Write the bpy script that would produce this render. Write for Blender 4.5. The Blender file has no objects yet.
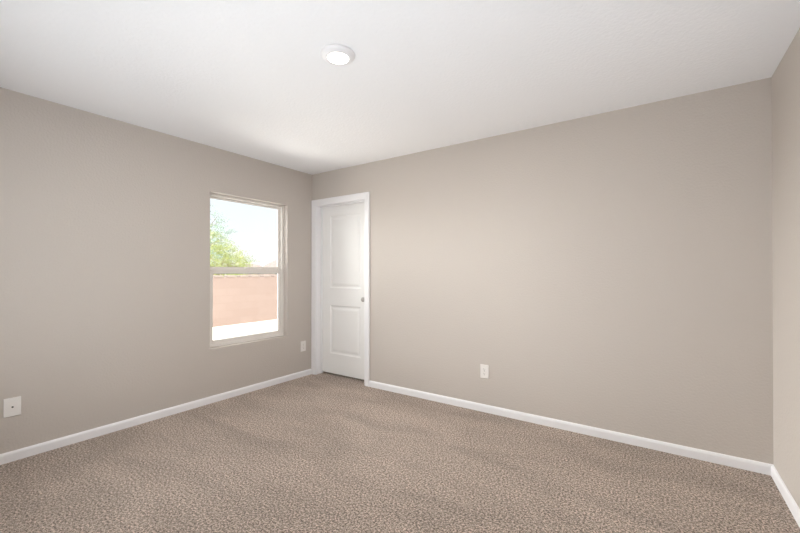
import bpy, bmesh, math, random
from mathutils import Vector, Matrix

random.seed(7)
S = bpy.context.scene
COL = S.collection

# ---------------------------------------------------------------- camera
CAM_X, CAM_Y, CAM_Z = 3.528, -3.212, 1.245
cam_data = bpy.data.cameras.new('camera')
cam_data.sensor_width = 36.0
cam_data.lens = 377.0 / 800.0 * 36.0
cam_data.shift_y = 4.0 / 800.0
cam_data.clip_start = 0.02
cam_data.clip_end = 600
cam = bpy.data.objects.new('camera', cam_data)
COL.objects.link(cam)
cam.location = (CAM_X, CAM_Y, CAM_Z)
cam.rotation_euler = (math.pi / 2 + 0.0053, 0, math.radians(34.55))
S.camera = cam

# ---------------------------------------------------------------- world, sun, exposure
SKY_LOW = 1.04
SKY_HIGH = 1.6
world = bpy.data.worlds.new('sky')
S.world = world
world.use_nodes = True
wn = world.node_tree
wn.nodes.clear()
w_out = wn.nodes.new('ShaderNodeOutputWorld')
w_bg = wn.nodes.new('ShaderNodeBackground')
w_tc = wn.nodes.new('ShaderNodeTexCoord')
w_sep = wn.nodes.new('ShaderNodeSeparateXYZ')
w_r = wn.nodes.new('ShaderNodeValToRGB')
w_m = wn.nodes.new('ShaderNodeMapRange')
w_m.inputs['From Min'].default_value = 0.22
w_m.inputs['From Max'].default_value = 0.50
w_m.inputs['To Min'].default_value = SKY_LOW
w_m.inputs['To Max'].default_value = SKY_HIGH
e = w_r.color_ramp.elements
e[0].position = 0.0; e[0].color = (1.06, 1.06, 1.06, 1)
e[1].position = 0.25; e[1].color = (0.86, 0.95, 1.04, 1)
e2 = w_r.color_ramp.elements.new(0.10); e2.color = (0.96, 1.02, 1.06, 1)
e3 = w_r.color_ramp.elements.new(0.6); e3.color = (0.94, 0.97, 1.0, 1)
wn.links.new(w_tc.outputs['Generated'], w_sep.inputs[0])
wn.links.new(w_sep.outputs['Z'], w_r.inputs[0])
wn.links.new(w_sep.outputs['Z'], w_m.inputs['Value'])
wn.links.new(w_r.outputs[0], w_bg.inputs['Color'])
wn.links.new(w_m.outputs[0], w_bg.inputs['Strength'])
wn.links.new(w_bg.outputs[0], w_out.inputs[0])

sun_d = bpy.data.lights.new('sun', 'SUN')
sun_d.energy = 7.0
sun_d.angle = math.radians(0.6)
sun_d.color = (1.0, 0.95, 0.88)
sun = bpy.data.objects.new('sun', sun_d)
COL.objects.link(sun)
sun.location = (6, -3, 12)
sun.rotation_euler = Vector((0.22, -0.20, 0.955)).to_track_quat('Z', 'Y').to_euler()

LAMP_POWER = 19

# strengths of the added fill lamps that stand in for daylight and bounce
P_SIDE, P_GROUND, P_FRONT = 90.0, 250.0, 19.5
FILL_SUN = 18.5
P_UP = 34.0
def area(name, loc, rot, sx, sy, energy, color=(1.0, 0.985, 0.96)):
    d = bpy.data.lights.new(name, 'AREA'); d.shape = 'RECTANGLE'; d.size = sx; d.size_y = sy
    d.energy = energy; d.color = color
    o = bpy.data.objects.new(name, d); COL.objects.link(o); o.location = loc; o.rotation_euler = rot
    return o
HP = math.pi / 2
# added second sun, wide and low, filling the room from the west
gd = bpy.data.lights.new('fill_sun_west', 'SUN'); gd.energy = FILL_SUN; gd.angle = math.radians(50); gd.color = (1.0, 0.99, 0.97)
gob = bpy.data.objects.new('fill_sun_west', gd); COL.objects.link(gob); gob.location = (-10, -3, 6)
gob.rotation_euler = Vector((-1.0, 0.0, 0.05)).to_track_quat('Z', 'Y').to_euler()
area('fill_yard', (-1.35, -1.95, 2.45), (0, -HP + 0.55, math.radians(20)), 1.8, 1.9, P_SIDE)  # added fill lamp outside the left window, angled down into the room
area('fill_yard_up', (-2.10, -1.30, -0.18), (math.pi, 0, 0), 3.6, 4.4, P_GROUND)  # added upward fill lamp imitating bounce from sunlit ground
area('fill_front', (1.25, -3.75, 1.25), (HP, 0, 0), 1.6, 1.6, P_FRONT, (0.95, 0.98, 1.0))  # added fill lamp just outside the added front window
# added lamp near the floor, aimed up to brighten the ceiling
area('ceiling_fill', (3.0, -2.95, 0.12), (math.pi, 0, 0), 1.2, 0.7, P_UP, (0.80, 0.90, 1.0))

# portal in the window opening: lets the sky be sampled through it
pd = bpy.data.lights.new('window_portal', 'AREA')
pd.shape = 'RECTANGLE'; pd.size = 1.5; pd.size_y = 0.92
pd.cycles.is_portal = True
po = bpy.data.objects.new('window_portal', pd)
COL.objects.link(po)
po.location = (-0.17, -0.8315, 1.2675)
po.rotation_euler = (0, math.radians(-90), 0)

S.view_settings.view_transform = 'Standard'
S.view_settings.look = 'None'
S.view_settings.gamma = 1.0
S.view_settings.use_curve_mapping = False
S.view_settings.exposure = 0.06
S.cycles.diffuse_bounces = 8
S.cycles.max_bounces = 14
S.cycles.transparent_max_bounces = 24

# ---------------------------------------------------------------- helpers
def tag(o, label=None, cat=None, group=None, kind=None):
    if label: o['label'] = label
    if cat: o['category'] = cat
    if group: o['group'] = group
    if kind: o['kind'] = kind
    return o

def obj(name, bm, mats, parent=None, smooth=False, loc=None):
    me = bpy.data.meshes.new(name)
    bmesh.ops.recalc_face_normals(bm, faces=bm.faces[:])
    bm.to_mesh(me)
    bm.free()
    if not isinstance(mats, (list, tuple)): mats = [mats]
    for m in mats: me.materials.append(m)
    if smooth:
        for p in me.polygons: p.use_smooth = True
    o = bpy.data.objects.new(name, me)
    COL.objects.link(o)
    if parent: o.parent = parent
    if loc: o.location = loc
    return o

def empty(name, loc=(0, 0, 0), rz=0.0):
    o = bpy.data.objects.new(name, None)
    COL.objects.link(o)
    o.location = loc
    o.rotation_euler = (0, 0, rz)
    o.empty_display_size = 0.1
    return o

def box(bm, x0, x1, y0, y1, z0, z1, bevel=0.0, seg=2, mi=0):
    g = bmesh.ops.create_cube(bm, size=1.0)
    vs = g['verts']
    for v in vs:
        v.co = Vector((x0 + (v.co.x + .5) * (x1 - x0), y0 + (v.co.y + .5) * (y1 - y0), z0 + (v.co.z + .5) * (z1 - z0)))
    fs = set(f for v in vs for f in v.link_faces)
    for f in fs: f.material_index = mi
    if bevel:
        es = list(set(e for v in vs for e in v.link_edges))
        bmesh.ops.bevel(bm, geom=es, offset=bevel, segments=seg, affect='EDGES', profile=0.5, material=-1)

def lathe(bm, prof, cx=0, cy=0, cz=0, n=48, axis='Z', mi=0, sy=1.0):
    """prof: (radius, height) list"""
    rings = []
    for r, h in prof:
        if r < 1e-6:
            p = (0, 0, h)
            rings.append([bm.verts.new(_ax(p, axis, cx, cy, cz, sy))])
        else:
            rings.append([bm.verts.new(_ax((r * math.cos(2 * math.pi * i / n), r * math.sin(2 * math.pi * i / n), h), axis, cx, cy, cz, sy)) for i in range(n)])
    for a, b in zip(rings, rings[1:]):
        for i in range(n):
            j = (i + 1) % n
            if len(a) == 1 and len(b) == 1: continue
            if len(a) == 1: f = bm.faces.new((a[0], b[i], b[j]))
            elif len(b) == 1: f = bm.faces.new((a[i], a[j], b[0]))
            else: f = bm.faces.new((a[i], a[j], b[j], b[i]))
            f.material_index = mi

def _ax(p, axis, cx, cy, cz, sy):
    x, y, h = p
    y *= sy
    if axis == 'Z': return (cx + x, cy + y, cz + h)
    if axis == 'X': return (cx + h, cy + x, cz + y)
    return (cx + x, cy + h, cz + y)

def sweep(bm, prof, p0, p1, outv, upv=(0, 0, 1), m0=0.0, m1=0.0):
    """profile (out, up) from p0 to p1; m0/m1 = slide along the run per unit of 'out' (mitres)"""
    p0, p1, o, u = Vector(p0), Vector(p1), Vector(outv), Vector(upv)
    d = (p1 - p0).normalized()
    A = [bm.verts.new(p0 + o * a + u * b + d * (m0 * a)) for a, b in prof]
    B = [bm.verts.new(p1 + o * a + u * b + d * (m1 * a)) for a, b in prof]
    n = len(prof)
    for i in range(n):
        j = (i + 1) % n
        bm.faces.new((A[i], A[j], B[j], B[i]))
    bm.faces.new(A); bm.faces.new(B)

# ---------------------------------------------------------------- materials
def mat(name, color, rough=0.6, metal=0.0, spec=0.5):
    m = bpy.data.materials.new(name)
    m.use_nodes = True
    b = m.node_tree.nodes['Principled BSDF']
    b.inputs['Base Color'].default_value = (*color, 1)
    b.inputs['Roughness'].default_value = rough
    b.inputs['Metallic'].default_value = metal
    b.inputs['Specular IOR Level'].default_value = spec
    return m

def nodes(m):
    nt = m.node_tree
    return nt, nt.nodes['Principled BSDF'], nt.nodes.new, nt.links.new

def add_bump(m, scale, strength, dist, detail=3.0):
    nt, b, N, L = nodes(m)
    tc = N('ShaderNodeTexCoord'); n = N('ShaderNodeTexNoise'); bp = N('ShaderNodeBump')
    n.inputs['Scale'].default_value = scale
    n.inputs['Detail'].default_value = detail
    bp.inputs['Strength'].default_value = strength
    bp.inputs['Distance'].default_value = dist
    L(tc.outputs['Object'], n.inputs['Vector'])
    L(n.outputs['Fac'], bp.inputs['Height'])
    L(bp.outputs[0], b.inputs['Normal'])
    return m

def ramp_noise(m, scale, c0, c1, p0=0.35, p1=0.65, detail=3.0):
    nt, b, N, L = nodes(m)
    tc = N('ShaderNodeTexCoord'); n = N('ShaderNodeTexNoise'); r = N('ShaderNodeValToRGB')
    n.inputs['Scale'].default_value = scale
    n.inputs['Detail'].default_value = detail
    r.color_ramp.elements[0].position = p0; r.color_ramp.elements[0].color = (*c0, 1)
    r.color_ramp.elements[1].position = p1; r.color_ramp.elements[1].color = (*c1, 1)
    L(tc.outputs['Object'], n.inputs['Vector'])
    L(n.outputs['Fac'], r.inputs[0])
    L(r.outputs[0], b.inputs['Base Color'])
    return m

M_WALL = add_bump(mat('greige_wall_paint', (0.548, 0.502, 0.459), 0.55, spec=0.3), 75, 0.40, 0.005, 2)
M_CEIL = add_bump(mat('ceiling_paint', (0.90, 0.908, 0.925), 0.8, spec=0.2), 55, 0.40, 0.006, 3)
M_TRIM = mat('white_trim_paint', (0.84, 0.835, 0.85), 0.35)
M_DOOR = add_bump(mat('white_door_paint', (0.85, 0.845, 0.83), 0.38), 60, 0.05, 0.002, 2)
M_VINYL = mat('almond_vinyl', (0.80, 0.765, 0.72), 0.4)
M_PLATE = mat('almond_plastic_plate', (0.80, 0.775, 0.745), 0.35)
M_DARK = mat('dark_slot', (0.05, 0.045, 0.04), 0.6)
M_NICKEL = mat('satin_nickel', (0.42, 0.40, 0.38), 0.28, metal=1.0)
M_STUCCO = add_bump(mat('exterior_stucco', (0.55, 0.47, 0.38), 0.9), 40, 0.5, 0.01)

# carpet: multi-tone twisted pile
M_CARPET = mat('beige_carpet', (0.4, 0.33, 0.27), 0.95, spec=0.1)
nt, b, N, L = nodes(M_CARPET)
tc = N('ShaderNodeTexCoord')
n1 = N('ShaderNodeTexNoise'); n1.inputs['Scale'].default_value = 92; n1.inputs['Detail'].default_value = 3; n1.inputs['Roughness'].default_value = 0.95
r1 = N('ShaderNodeValToRGB')
r1.color_ramp.elements[0].position = 0.42; r1.color_ramp.elements[0].color = (0.060, 0.043, 0.034, 1)
r1.color_ramp.elements[1].position = 0.595; r1.color_ramp.elements[1].color = (0.820, 0.680, 0.585, 1)
em = r1.color_ramp.elements.new(0.50); em.color = (0.320, 0.254, 0.211, 1)
n2 = N('ShaderNodeTexNoise'); n2.inputs['Scale'].default_value = 2.6; n2.inputs['Detail'].default_value = 2; n2.inputs['Distortion'].default_value = 0.6
mp = N('ShaderNodeMapping'); mp.inputs['Scale'].default_value = (0.55, 1.5, 1); mp.inputs['Rotation'].default_value = (0, 0, 0.6)
mr = N('ShaderNodeMapRange'); mr.inputs['From Min'].default_value = 0.35; mr.inputs['From Max'].default_value = 0.65
mr.inputs['To Min'].default_value = 0.88; mr.inputs['To Max'].default_value = 1.12
mx = N('ShaderNodeVectorMath'); mx.operation = 'SCALE'
bp = N('ShaderNodeBump'); bp.inputs['Strength'].default_value = 0.9; bp.inputs['Distance'].default_value = 0.012
L(tc.outputs['Object'], n1.inputs['Vector']); L(tc.outputs['Object'], mp.inputs['Vector']); L(mp.outputs[0], n2.inputs['Vector'])
L(n1.outputs['Fac'], r1.inputs[0]); L(n2.outputs['Fac'], mr.inputs['Value'])
L(r1.outputs[0], mx.inputs[0]); L(mr.outputs[0], mx.inputs['Scale'])
L(mx.outputs[0], b.inputs['Base Color']); L(n1.outputs['Fac'], bp.inputs['Height']); L(bp.outputs[0], b.inputs['Normal'])
b.inputs['Sheen Weight'].default_value = 0.40
b.inputs['Sheen Roughness'].default_value = 0.45
b.inputs['Sheen Tint'].default_value = (0.95, 0.84, 0.74, 1)

# glass pane: mostly clear with a fresnel reflection
M_GLASS = bpy.data.materials.new('window_glass'); M_GLASS.use_nodes = True
gt = M_GLASS.node_tree; gt.nodes.clear()
go = gt.nodes.new('ShaderNodeOutputMaterial'); gm = gt.nodes.new('ShaderNodeMixShader')
gtr = gt.nodes.new('ShaderNodeBsdfTransparent'); ggl = gt.nodes.new('ShaderNodeBsdfGlossy')
gtr.inputs[0].default_value = (0.985, 0.99, 0.985, 1); ggl.inputs['Roughness'].default_value = 0.02
gf = gt.nodes.new('ShaderNodeFresnel'); gf.inputs[0].default_value = 1.25
gt.links.new(gf.outputs[0], gm.inputs[0]); gt.links.new(gtr.outputs[0], gm.inputs[1]); gt.links.new(ggl.outputs[0], gm.inputs[2])
gt.links.new(gm.outputs[0], go.inputs[0])

M_LENS = bpy.data.materials.new('lit_lens'); M_LENS.use_nodes = True
lb = M_LENS.node_tree.nodes['Principled BSDF']
lb.inputs['Base Color'].default_value = (0.9, 0.9, 0.88, 1)
lb.inputs['Emission Color'].default_value = (1.0, 0.94, 0.85, 1)
lb.inputs['Emission Strength'].default_value = 6.0

# outside
M_GROUND = ramp_noise(mat('pale_gravel', (0.7, 0.66, 0.6), 0.95), 3.5, (0.66, 0.60, 0.52), (0.80, 0.76, 0.68))
M_LEAF_A = ramp_noise(mat('yellow_green_leaves', (0.3, 0.4, 0.1), 0.7), 3.0, (0.26, 0.33, 0.11), (0.46, 0.49, 0.24))
M_LEAF_B = ramp_noise(mat('grey_green_leaves', (0.3, 0.4, 0.1), 0.7), 3.0, (0.20, 0.30, 0.22), (0.34, 0.45, 0.36))
M_BARK = ramp_noise(mat('bark', (0.3, 0.25, 0.2), 0.9), 12, (0.22, 0.18, 0.13), (0.42, 0.36, 0.28))
M_COPE = mat('pale_coping_block', (0.36, 0.30, 0.27), 0.9)
M_ROOF = ramp_noise(mat('clay_tile_roof', (0.62, 0.42, 0.33), 0.9), 8, (0.25, 0.21, 0.195), (0.30, 0.255, 0.24))
M_HOUSE = mat('cream_stucco', (0.35, 0.29, 0.26), 0.9)
M_HGLASS = mat('house_window_glass', (0.10, 0.12, 0.14), 0.15)

M_BLOCK = mat('peach_block', (0.7, 0.5, 0.4), 0.9)
nt, b, N, L = nodes(M_BLOCK)
tc = N('ShaderNodeTexCoord'); sp = N('ShaderNodeSeparateXYZ'); cb = N('ShaderNodeCombineXYZ')
br = N('ShaderNodeTexBrick')
br.inputs['Scale'].default_value = 1.0
br.inputs['Brick Width'].default_value = 0.406; br.inputs['Row Height'].default_value = 0.203
br.inputs['Mortar Size'].default_value = 0.008; br.inputs['Mortar Smooth'].default_value = 0.4
br.inputs['Color1'].default_value = (0.375, 0.288, 0.254, 1)
br.inputs['Color2'].default_value = (0.358, 0.272, 0.239, 1)
br.inputs['Mortar'].default_value = (0.345, 0.262, 0.230, 1)
bpb = N('ShaderNodeBump'); bpb.inputs['Strength'].default_value = 0.12; bpb.inputs['Distance'].default_value = 0.006; bpb.invert = True
L(tc.outputs['Object'], sp.inputs[0]); L(sp.outputs['Y'], cb.inputs['X']); L(sp.outputs['Z'], cb.inputs['Y'])
L(cb.outputs[0], br.inputs['Vector']); L(br.outputs['Color'], b.inputs['Base Color'])
L(br.outputs['Fac'], bpb.inputs['Height']); L(bpb.outputs[0], b.inputs['Normal'])

# ---------------------------------------------------------------- room shell
RX, RY, H = 4.10, -3.40, 2.45           # right wall x, front wall y, ceiling height
WT = 0.15                                # wall thickness
WY0, WY1, WZ0, WZ1 = -1.278, -0.373, 0.515, 2.020   # window opening
DX0, DX1, DZ = 0.078, 0.840, 2.055       # door opening

def wall_with_hole(name, axis, a0, a1, z0, z1, h, bevel, front, back, m, bottom_open=False):
    """wall whose room face is at 'front'; axis 'X' = runs along X. h = (ha0,ha1,hz0,hz1)"""
    bm = bmesh.new()
    ha0, ha1, hz0, hz1 = h
    A = [a0, ha0, ha1, a1]
    Z = [z0, hz0, hz1, z1] if not bottom_open else [z0, hz1, z1]
    def P(a, z, d): return (a, d, z) if axis == 'X' else (d, a, z)
    F, B = {}, {}
    for i, a in enumerate(A):
        for j, z in enumerate(Z):
            F[i, j] = bm.verts.new(P(a, z, front)); B[i, j] = bm.verts.new(P(a, z, back))
    nz = len(Z)
    hole_j = 1 if not bottom_open else 0
    def has(i, j): return 0 <= i < 3 and 0 <= j < nz - 1 and not (i == 1 and j == hole_j)
    for i in range(3):
        for j in range(nz - 1):
            if not has(i, j): continue
            for G in (F, B): bm.faces.new((G[i, j], G[i + 1, j], G[i + 1, j + 1], G[i, j + 1]))
            for (di, dj, e0, e1) in ((-1, 0, (i, j), (i, j + 1)), (1, 0, (i + 1, j), (i + 1, j + 1)), (0, -1, (i, j), (i + 1, j)), (0, 1, (i, j + 1), (i + 1, j + 1))):
                if not has(i + di, j + dj):
                    bm.faces.new((F[e0], F[e1], B[e1], B[e0]))
    if bevel:
        bm.edges.ensure_lookup_table()
        ring = []
        cs = [(1, hole_j), (2, hole_j), (2, hole_j + 1), (1, hole_j + 1)]
        for k in range(4):
            ed = bm.edges.get((F[cs[k]], F[cs[(k + 1) % 4]]))
            if ed: ring.append(ed)
        bmesh.ops.bevel(bm, geom=ring, offset=bevel, segments=3, affect='EDGES', profile=0.5)
    o = obj(name, bm, m)
    return tag(o, kind='structure')

wall_with_hole('wall_left', 'Y', RY - WT, 0.0, -0.05, H, (WY0, WY1, WZ0, WZ1), 0.007, 0.0, -WT, M_WALL)
wall_with_hole('wall_back', 'X', -WT, RX + WT, -0.05, H, (DX0 - 0.02, DX1 + 0.02, -0.05, DZ + 0.02), 0, 0.0, 0.12, M_WALL, bottom_open=True)
bm = bmesh.new(); box(bm, RX, RX + WT, RY - WT, 0.0, -0.05, H); tag(obj('wall_right', bm, M_WALL), kind='structure')
wall_with_hole('wall_front', 'X', 0.0, RX, -0.05, H, (0.50, 2.00, 0.515, 2.020), 0.007, RY, RY - WT, M_WALL)  # hole is for the added, unseen window
bm = bmesh.new(); box(bm, 0.0, RX, RY, 0.0, -0.10, 0.0); box(bm, DX0 - 0.02, DX1 + 0.02, 0.0, 0.12, -0.10, 0.0)
box(bm, -0.10, 1.10, 0.12, 0.95, -0.10, 0.0)
tag(obj('floor', bm, M_CARPET), kind='structure')
bm = bmesh.new(); box(bm, -WT, RX + WT, RY - WT, 1.05, H, H + 0.12); tag(obj('ceiling', bm, M_CEIL), kind='structure')
# closed shell added behind the door to stop light leaking under it
bm = bmesh.new()
box(bm, -WT, -0.10, 0.12, 0.95, -0.05, H); box(bm, 1.10, 1.20, 0.12, 0.95, -0.05, H); box(bm, -WT, 1.20, 0.95, 1.05, -0.05, H)
tag(obj('closet_light_block', bm, M_WALL), kind='structure')

# baseboards: rounded top profile
BH, BT = 0.066, 0.014
bprof = [(0, -0.01), (BT, -0.01), (BT, BH - 0.018), (BT - 0.002, BH - 0.010), (BT - 0.006, BH - 0.003), (BT - 0.010, BH), (0, BH)]
bm = bmesh.new(); sweep(bm, bprof, (0, RY, 0), (0, -0.018, 0), (1, 0, 0), m0=1); tag(obj('baseboard_left', bm, M_TRIM), kind='structure')
bm = bmesh.new(); sweep(bm, bprof, (DX1 + 0.078, 0, 0), (RX, 0, 0), (0, -1, 0), m1=-1); tag(obj('baseboard_back', bm, M_TRIM), kind='structure')
bm = bmesh.new(); sweep(bm, bprof, (RX, RY, 0), (RX, 0, 0), (-1, 0, 0), m0=1, m1=-1); tag(obj('baseboard_right', bm, M_TRIM), kind='structure')
bm = bmesh.new(); sweep(bm, bprof, (0, RY, 0), (RX, RY, 0), (0, 1, 0), m0=1, m1=-1); tag(obj('baseboard_front', bm, M_TRIM), kind='structure')

# ---------------------------------------------------------------- door_1
door = empty('door_1', (0, 0, 0)); tag(door, kind='structure')
# casing, moulded profile (u = outward across the width, v = out from the wall)
cprof = [(0.004, 0.0), (0.004, 0.007), (0.010, 0.010), (0.022, 0.011), (0.030, 0.0135), (0.050, 0.0155), (0.068, 0.0165), (0.074, 0.014), (0.076, 0.010), (0.076, 0.0)]
bm = bmesh.new()
rows = []
for (sx, sz, bx_, bz_) in ((-1, 0, DX0, 0), (-1, 1, DX0, DZ), (1, 1, DX1, DZ), (1, 0, DX1, 0)):
    rows.append([bm.verts.new((bx_ + sx * u, -v, bz_ + sz * u)) for u, v in cprof])
for a, b_ in zip(rows, rows[1:]):
    for i in range(len(cprof)):
        j = (i + 1) % len(cprof)
        bm.faces.new((a[i], a[j], b_[j], b_[i]))
bm.faces.new(rows[0]); bm.faces.new(rows[-1])
obj('casing', bm, M_TRIM, door)
# jamb with its stop
bm = bmesh.new()
box(bm, DX0 - 0.019, DX0, 0.0, 0.12, 0, DZ, 0.001); box(bm, DX1, DX1 + 0.019, 0.0, 0.12, 0, DZ, 0.001); box(bm, DX0 - 0.019, DX1 + 0.019, 0.0, 0.12, DZ, DZ + 0.019, 0.001)
obj('jamb', bm, M_TRIM, door)
bm = bmesh.new()
SY0, SY1 = 0.058, 0.092
box(bm, DX0, DX0 + 0.010, SY0, SY1, 0, DZ, 0.002); box(bm, DX1 - 0.010, DX1, SY0, SY1, 0, DZ, 0.002); box(bm, DX0 + 0.010, DX1 - 0.010, SY0, SY1, DZ - 0.010, DZ, 0.002)
obj('door_stop', bm, M_TRIM, door)
# slab with two moulded panels
SL0, SL1, SZ0, SZ1 = DX0 + 0.003, DX1 - 0.003, 0.024, DZ - 0.003
SF = 0.094
bm = bmesh.new()
def q(a, b_, c, d): bm.faces.new([bm.verts.new(p) for p in (a, b_, c, d)])
def slab_side(yf, sgn):
    X = [SL0, SL0 + 0.133, SL1 - 0.133, SL1]
    Z = [SZ0, 0.262, 0.848, 1.056, 1.935, SZ1]
    for i in range(3):
        for j in range(5):
            x0, x1, z0, z1 = X[i], X[i + 1], Z[j], Z[j + 1]
            if i == 1 and j in (1, 3):
                rings = [(0, 0), (0.003, 0.0015), (0.012, 0.009), (0.018, 0.0105), (0.030, 0.0105), (0.046, 0.005), (0.058, 0.003)]
                prev = None
                for off, dep in rings:
                    y = yf + sgn * dep
                    r = [(x0 + off, y, z0 + off), (x1 - off, y, z0 + off), (x1 - off, y, z1 - off), (x0 + off, y, z1 - off)]
                    if prev:
                        for k in range(4): q(prev[k], prev[(k + 1) % 4], r[(k + 1) % 4], r[k])
                    prev = r
                q(*prev)
            else:
                q((x0, yf, z0), (x1, yf, z0), (x1, yf, z1), (x0, yf, z1))
slab_side(SF, 1); slab_side(SF + 0.035, -1)
yb = SF + 0.035
for (x, ) in ((SL0,), (SL1,)):
    for z0, z1 in zip([SZ0, 0.262, 0.848, 1.056, 1.935], [0.262, 0.848, 1.056, 1.935, SZ1]): q((x, SF, z0), (x, yb, z0), (x, yb, z1), (x, SF, z1))
for z in (SZ0, SZ1):
    for x0, x1 in zip([SL0, SL0 + .133, SL1 - .133], [SL0 + .133, SL1 - .133, SL1]): q((x0, SF, z), (x1, SF, z), (x1, yb, z), (x0, yb, z))
bmesh.ops.remove_doubles(bm, verts=bm.verts[:], dist=1e-5)
slab = obj('door_panel', bm, M_DOOR, door)
KX, KZ = 0.779, 0.940
bm = bmesh.new()
lathe(bm, [(0, 0), (0.030, 0.0), (0.031, -0.003), (0.028, -0.007), (0.014, -0.009), (0.011, -0.014), (0.011, -0.026), (0.016, -0.031), (0.023, -0.037), (0.0265, -0.045), (0.0262, -0.053), (0.022, -0.059), (0.012, -0.0625), (0, -0.063)], KX, SF, KZ, 40, 'Y')
obj('knob', bm, M_NICKEL, door, smooth=True)['label'] = 'satin nickel round knob'

# ---------------------------------------------------------------- window_1
win = empty('window_1', (0, 0, 0)); tag(win, kind='structure')
FX0, FX1 = -0.130, -0.065
FW = 0.026
bm = bmesh.new()
box(bm, FX0, FX1, WY0, WY0 + FW, WZ0, WZ1, 0.002); box(bm, FX0, FX1, WY1 - FW, WY1, WZ0, WZ1, 0.002)
box(bm, FX0, FX1, WY0 + FW, WY1 - FW, WZ0, WZ0 + 0.028, 0.002); box(bm, FX0, FX1, WY0 + FW, WY1 - FW, WZ1 - 0.024, WZ1, 0.002)
obj('window_frame', bm, M_VINYL, win)
iy0, iy1 = WY0 + FW, WY1 - FW
def sash(name, x0, x1, y0, y1, z0, z1, st, bot, top, lip=True):
    bm = bmesh.new()
    box(bm, x0, x1, y0, y0 + st, z0, z1, 0.003); box(bm, x0, x1, y1 - st, y1, z0, z1, 0.003)
    box(bm, x0, x1, y0 + st, y1 - st, z0, z0 + bot, 0.003); box(bm, x0, x1, y0 + st, y1 - st, z1 - top, z1, 0.003)
    s = obj(name, bm, M_VINYL, win)
    bm = bmesh.new()
    xm = (x0 + x1) / 2
    g = .004
    box(bm, xm - 0.002, xm + 0.002, y0 + st - g, y1 - st + g, z0 + bot - g, z1 - top + g)
    obj('pane', bm, M_GLASS, s)
    # dark glazing gasket round the pane
    bm = bmesh.new()
    w = 0.003
    a0, a1, b0, b1 = y0 + st, y1 - st, z0 + bot, z1 - top
    for (ya, yb_, za, zb) in ((a0, a0 + w, b0, b1), (a1 - w, a1, b0, b1), (a0 + w, a1 - w, b0, b0 + w), (a0 + w, a1 - w, b1 - w, b1)):
        box(bm, xm - 0.005, xm + 0.005, ya, yb_, za, zb)
    obj('gasket', bm, M_GASKET, s)
    return s
M_GASKET = mat('grey_gasket', (0.42, 0.40, 0.38), 0.6)
up = sash('upper_sash', -0.123, -0.099, iy0, iy1, 1.262, WZ1 - 0.024, 0.024, 0.038, 0.018)
lo = sash('lower_sash', -0.097, -0.071, iy0, iy1, WZ0 + 0.028, 1.290, 0.040, 0.034, 0.055)
# lip along the top of the lower sash and the sash lock in its middle
bm = bmesh.new(); box(bm, -0.075, -0.063, iy0 + 0.01, iy1 - 0.01, 1.262, 1.272, 0.002); obj('lift_rail', bm, M_VINYL, lo)
bm = bmesh.new(); yc = (WY0 + WY1) / 2
box(bm, -0.097, -0.069, yc - 0.030, yc + 0.030, 1.290, 1.297, 0.002); box(bm, -0.091, -0.075, yc - 0.012, yc + 0.026, 1.297, 1.305, 0.003)
obj('sash_lock', bm, M_VINYL, win)

# unseen window added in the front wall behind the camera for fill light
win2 = empty('added_window', (0, 0, 0)); tag(win2, kind='structure')
bm = bmesh.new(); f0, f1 = RY - 0.145, RY - 0.080
box(bm, 0.50, 0.532, f0, f1, WZ0, WZ1, 0.002); box(bm, 1.968, 2.0, f0, f1, WZ0, WZ1, 0.002)
box(bm, 0.532, 1.968, f0, f1, WZ0, WZ0 + 0.03, 0.002); box(bm, 0.532, 1.968, f0, f1, WZ1 - 0.03, WZ1, 0.002)
box(bm, 1.232, 1.268, f0 + 0.01, f1 - 0.005, WZ0 + 0.03, WZ1 - 0.03, 0.002)
obj('window_frame', bm, M_VINYL, win2)
for a, b_ in ((0.53, 1.234), (1.266, 1.97)):
    bm = bmesh.new(); box(bm, a, b_, RY - 0.115, RY - 0.111, WZ0 + 0.028, WZ1 - 0.028); obj('pane', bm, M_GLASS, win2)

# ---------------------------------------------------------------- ceiling light
LX, LY = 2.069, -1.696
lamp = empty('ceiling_light', (LX, LY, H))
tag(lamp, 'round white surface-mounted ceiling light, lit, in the middle of the ceiling', 'ceiling light')
bm = bmesh.new()
lathe(bm, [(0, -0.0002), (0.0935, -0.0002), (0.0945, -0.003), (0.0940, -0.007), (0.0905, -0.012), (0.083, -0.0175), (0.072, -0.0215), (0.0605, -0.0240), (0.0585, -0.0230), (0.058, -0.018), (0, -0.018)], n=96)
obj('trim_ring', bm, M_TRIM, lamp, smooth=True)
bm = bmesh.new()
lathe(bm, [(0.0580, -0.0185), (0.0578, -0.0220), (0.050, -0.0236), (0.03, -0.0245), (0, -0.0250)], n=64)
obj('lens', bm, M_LENS, lamp, smooth=True)['label'] = 'glowing white lens'
ld = bpy.data.lights.new('ceiling_lamp', 'AREA')
ld.shape = 'DISK'; ld.size = 0.12; ld.energy = LAMP_POWER; ld.color = (1.0, 0.97, 0.93)
lo_ = bpy.data.objects.new('ceiling_lamp', ld); COL.objects.link(lo_)
lo_.parent = lamp; lo_.location = (0, 0, -0.027)

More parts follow.
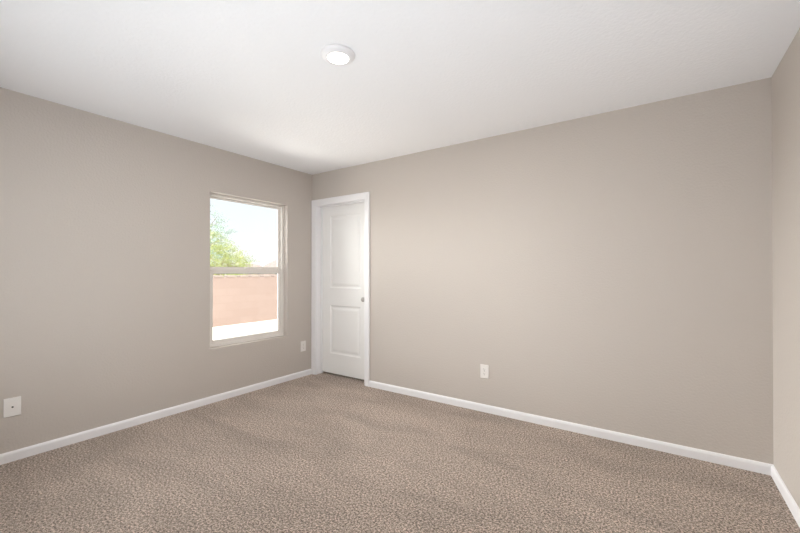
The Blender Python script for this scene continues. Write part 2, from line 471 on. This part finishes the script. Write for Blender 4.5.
# ---------------------------------------------------------------- wall plates
def plate_base(bm, w=0.077, h=0.122, t=0.0075):
    """local: X across, Z up, -Y towards the room"""
    box(bm, -w / 2, w / 2, -t, 0.0, -h / 2, h / 2, 0.0025, 3)
def duplex(name, loc, rz, label):
    r = empty(name, loc, rz); tag(r, label, 'wall outlet', 'duplex power outlets low on the walls')
    bm = bmesh.new(); plate_base(bm); obj('cover_plate', bm, M_PLATE, r)
    for s in (1, -1):
        zc = s * 0.0195
        bm = bmesh.new()
        lathe(bm, [(0.0172, -0.004), (0.0172, -0.0080), (0.0165, -0.0088), (0, -0.0088)], 0, 0, zc, 32, 'Y', sy=0.84)
        soc = obj('socket', bm, M_PLATE, r)
        bm = bmesh.new()
        for sx, hh in ((-0.0064, 0.0085), (0.0064, 0.0068)):
            box(bm, sx - 0.0011, sx + 0.0011, -0.0092, -0.0080, zc + 0.0035 - hh / 2, zc + 0.0035 + hh / 2)
        lathe(bm, [(0.0026, -0.0080), (0.0026, -0.0092), (0, -0.0092)], 0, 0, zc - 0.0075, 16, 'Y')
        obj('slots', bm, M_DARK, soc)
    bm = bmesh.new(); lathe(bm, [(0.0035, -0.006), (0.0033, -0.0075), (0, -0.0080)], 0, 0, 0, 20, 'Y'); obj('screw', bm, M_NICKEL, r)
    return r
duplex('power_outlet', (2.236, -0.0002, 0.360), 0, 'white power outlet on the long wall right of the door, above its baseboard')
duplex('power_outlet', (0.0002, -0.142, 0.362), math.radians(90), 'white power outlet low on the wall between the window and the door')
cj = empty('cable_wall_plate', (0.0002, -2.609, 0.357), math.radians(90))
tag(cj, 'white wall plate with one small dark cable jack, low on the left wall', 'wall plate')
bm = bmesh.new(); plate_base(bm, 0.083); obj('cover_plate', bm, M_PLATE, cj)
bm = bmesh.new(); lathe(bm, [(0.0058, -0.006), (0.0058, -0.010), (0.0048, -0.010), (0.0048, -0.014), (0.003, -0.014), (0, -0.0138)], 0, 0, 0, 6, 'Y'); obj('coax_jack', bm, M_DARK, cj)['label'] = 'dark round cable jack'
for s in (1, -1):
    bm = bmesh.new(); lathe(bm, [(0.0030, -0.006), (0.0028, -0.0073), (0, -0.0076)], 0, 0, s * 0.042, 20, 'Y'); obj('screw', bm, M_PLATE, cj)

# ---------------------------------------------------------------- outside
GZ = -0.20
bm = bmesh.new(); box(bm, -220, -WT - 0.0, -160, 200, GZ - 0.1, GZ); tag(obj('ground', bm, M_GROUND), kind='structure')
bm = bmesh.new(); box(bm, -WT, RX + WT, RY - WT, 1.05, GZ - 0.1, -0.10); tag(obj('foundation', bm, M_STUCCO), kind='structure')

BX = -6.20
WTOP = 1.115
garden = empty('garden_wall', (BX, 4.0, GZ))
tag(garden, 'long peach-coloured block wall behind the yard, seen through the window', 'garden wall')
bm = bmesh.new(); box(bm, -0.2, 0, -11.0, 12.0, 0, WTOP - GZ); obj('wall_body', bm, M_BLOCK, garden)
y = -10.9
cope_me = None
while y < 11.8:
    if cope_me is None:
        bm = bmesh.new(); box(bm, -0.19, 0.012, 0.0, 0.25, 0.0, 0.055, 0.01)
        o = obj('coping_block', bm, M_COPE, garden); cope_me = o
        first = o
    else:
        o = first.copy(); COL.objects.link(o); o.parent = garden
    o.location = (0, y, WTOP - GZ)
    y += 0.380
cope_me['label'] = 'pale coping block'

def branch(bm, p0, p1, r0, r1, n=7):
    p0, p1 = Vector(p0), Vector(p1)
    d = (p1 - p0).normalized()
    a = d.orthogonal().normalized(); b_ = d.cross(a)
    R0 = [bm.verts.new(p0 + (a * math.cos(2 * math.pi * i / n) + b_ * math.sin(2 * math.pi * i / n)) * r0) for i in range(n)]
    R1 = [bm.verts.new(p1 + (a * math.cos(2 * math.pi * i / n) + b_ * math.sin(2 * math.pi * i / n)) * r1) for i in range(n)]
    for i in range(n):
        j = (i + 1) % n
        bm.faces.new((R0[i], R0[j], R1[j], R1[i]))
    bm.faces.new(R0); bm.faces.new(R1)

def tree(name, loc, blobs, nleaf, size, trunk_h, mleaf, label, droop=0.0):
    """blobs: ellipsoid lobes (cx,cy,cz,rx,ry,rz) relative to the base"""
    rnd = random.Random(len(blobs) * 7 + int(trunk_h * 10))
    r = empty(name, loc); tag(r, label, 'tree', 'trees beyond the garden wall')
    bm = bmesh.new()
    branch(bm, (0, 0, -0.05), (0.05, 0.08, trunk_h), 0.17, 0.12, 12)
    for (cx, cy, cz, rx, ry, rz) in blobs:
        st = Vector((0.05, 0.08, trunk_h - 0.03))
        mid = st.lerp(Vector((cx, cy, cz)), 0.55) + Vector((rnd.uniform(-.1, .1), rnd.uniform(-.1, .1), 0.15))
        branch(bm, st, mid, 0.09, 0.055); branch(bm, mid, (cx, cy, cz), 0.055, 0.02)
        for k in range(6):
            th = rnd.uniform(0, 6.28)
            tip = Vector((cx + rx * .8 * math.cos(th), cy + ry * .8 * math.sin(th), cz + rz * rnd.uniform(-.3, .8)))
            branch(bm, mid.lerp(Vector((cx, cy, cz)), rnd.uniform(.2, .9)), tip, 0.025, 0.006, 5)
    obj('trunk', bm, M_BARK, r)
    verts, faces = [], []
    tot = sum(b_[3] * b_[4] + b_[3] * b_[5] for b_ in blobs)
    for (cx, cy, cz, rx, ry, rz) in blobs:
        cnt = int(nleaf * (rx * ry + rx * rz) / tot)
        nsp = max(8, cnt // 26)
        for k in range(nsp):
            # a spray: a short drooping twig set with pairs of leaves
            while True:
                p = Vector((rnd.uniform(-1, 1), rnd.uniform(-1, 1), rnd.uniform(-1, 1)))
                if 0.25 < p.length < 1: break
            p = p.normalized() * (p.length ** 0.5)
            c = Vector((cx + p.x * rx, cy + p.y * ry, cz + p.z * rz))
            d = Vector((p.x * 1.0 + rnd.gauss(0, .4), p.y + rnd.gauss(0, .4), p.z * .8 + rnd.gauss(0, .35) - droop)).normalized()
            sd = d.orthogonal().normalized(); sd.rotate(Matrix.Rotation(rnd.uniform(0, 6.28), 3, d))
            ln = size * rnd.uniform(5, 9)
            for i in range(26):
                f = i / 26
                b0 = c + d * (ln * f) + Vector((0, 0, -0.25 * ln * f * f)) + Vector((rnd.gauss(0, 1), rnd.gauss(0, 1), rnd.gauss(0, 1))) * size * 0.8
                s = 1 if i % 2 else -1
                a = (sd * s + d * .6 + Vector((rnd.gauss(0, .4), rnd.gauss(0, .4), rnd.gauss(0, .4)))).normalized() * size * rnd.uniform(.8, 1.4)
                w = a.cross(d).normalized() * size * .3
                k0 = len(verts)
                verts += [b0, b0 + a * .5 + w, b0 + a, b0 + a * .5 - w]
                faces.append((k0, k0 + 1, k0 + 2, k0 + 3))
    me = bpy.data.meshes.new('foliage'); me.from_pydata([tuple(v) for v in verts], [], faces); me.materials.append(mleaf)
    o = bpy.data.objects.new('foliage', me); COL.objects.link(o); o.parent = r
    return r

tree('leafy_tree', (-10.54, 4.70, GZ), [(0, -0.9, 2.15, 1.3, 1.3, 0.95), (0.1, 0.15, 1.80, 1.05, 0.9, 0.62), (0.1, 0.85, 1.72, 0.6, 0.60, 0.36), (0.3, -1.9, 1.9, 1.1, 1.0, 0.9), (-0.5, 0.0, 1.35, 1.2, 1.3, 0.5)],
     30000, 0.045, 1.1, M_LEAF_A, 'yellow-green bushy tree just beyond the peach block wall', 0.1)
tree('tall_tree', (-14.2, 6.3, GZ), [(0, -0.1, 3.75, 0.8, 0.75, 0.75), (0.1, 0.0, 3.0, 1.1, 1.0, 0.8), (0, -0.7, 2.2, 1.5, 1.3, 0.9)],
     12000, 0.055, 1.8, M_LEAF_B, 'taller pale blue-green tree rising behind the yellow-green tree')

def house(name, loc, rz, L_, W_, wall_h, roof_h, label):
    r = empty(name, loc, rz); tag(r, label, 'house', 'distant houses')
    bm = bmesh.new(); box(bm, -L_ / 2, L_ / 2, -W_ / 2, W_ / 2, 0, wall_h); obj('house_wall', bm, M_HOUSE, r)
    bm = bmesh.new(); o = 0.5
    base = [bm.verts.new(p) for p in ((-L_ / 2 - o, -W_ / 2 - o, wall_h), (L_ / 2 + o, -W_ / 2 - o, wall_h), (L_ / 2 + o, W_ / 2 + o, wall_h), (-L_ / 2 - o, W_ / 2 + o, wall_h))]
    a = bm.verts.new((-L_ / 2 + W_ / 2, 0, wall_h + roof_h)); c = bm.verts.new((L_ / 2 - W_ / 2, 0, wall_h + roof_h))
    bm.faces.new(base); bm.faces.new((base[0], base[1], c, a)); bm.faces.new((base[1], base[2], c)); bm.faces.new((base[2], base[3], a, c)); bm.faces.new((base[3], base[0], a))
    obj('roof', bm, M_ROOF, r)
    for k in range(-1, 2):
        for s in (1, -1):
            bm = bmesh.new(); xx = k * L_ / 3.5
            box(bm, xx - 0.7, xx + 0.7, s * W_ / 2 - 0.04, s * W_ / 2 + 0.04, 1.0, 2.2, 0.01); obj('house_window', bm, M_HGLASS, r)
    return r

house('house', (-67.7, 57.0, GZ), math.radians(52.7), 15.0, 6.0, 2.6, 2.0, 'nearer far-off house with a pinkish tiled roof, at the right edge of the window view')
house('house', (-103.3, 68.9, GZ), math.radians(56), 8.0, 4.5, 2.4, 1.7, 'farthest small house roof just showing between the tree and the nearer house')
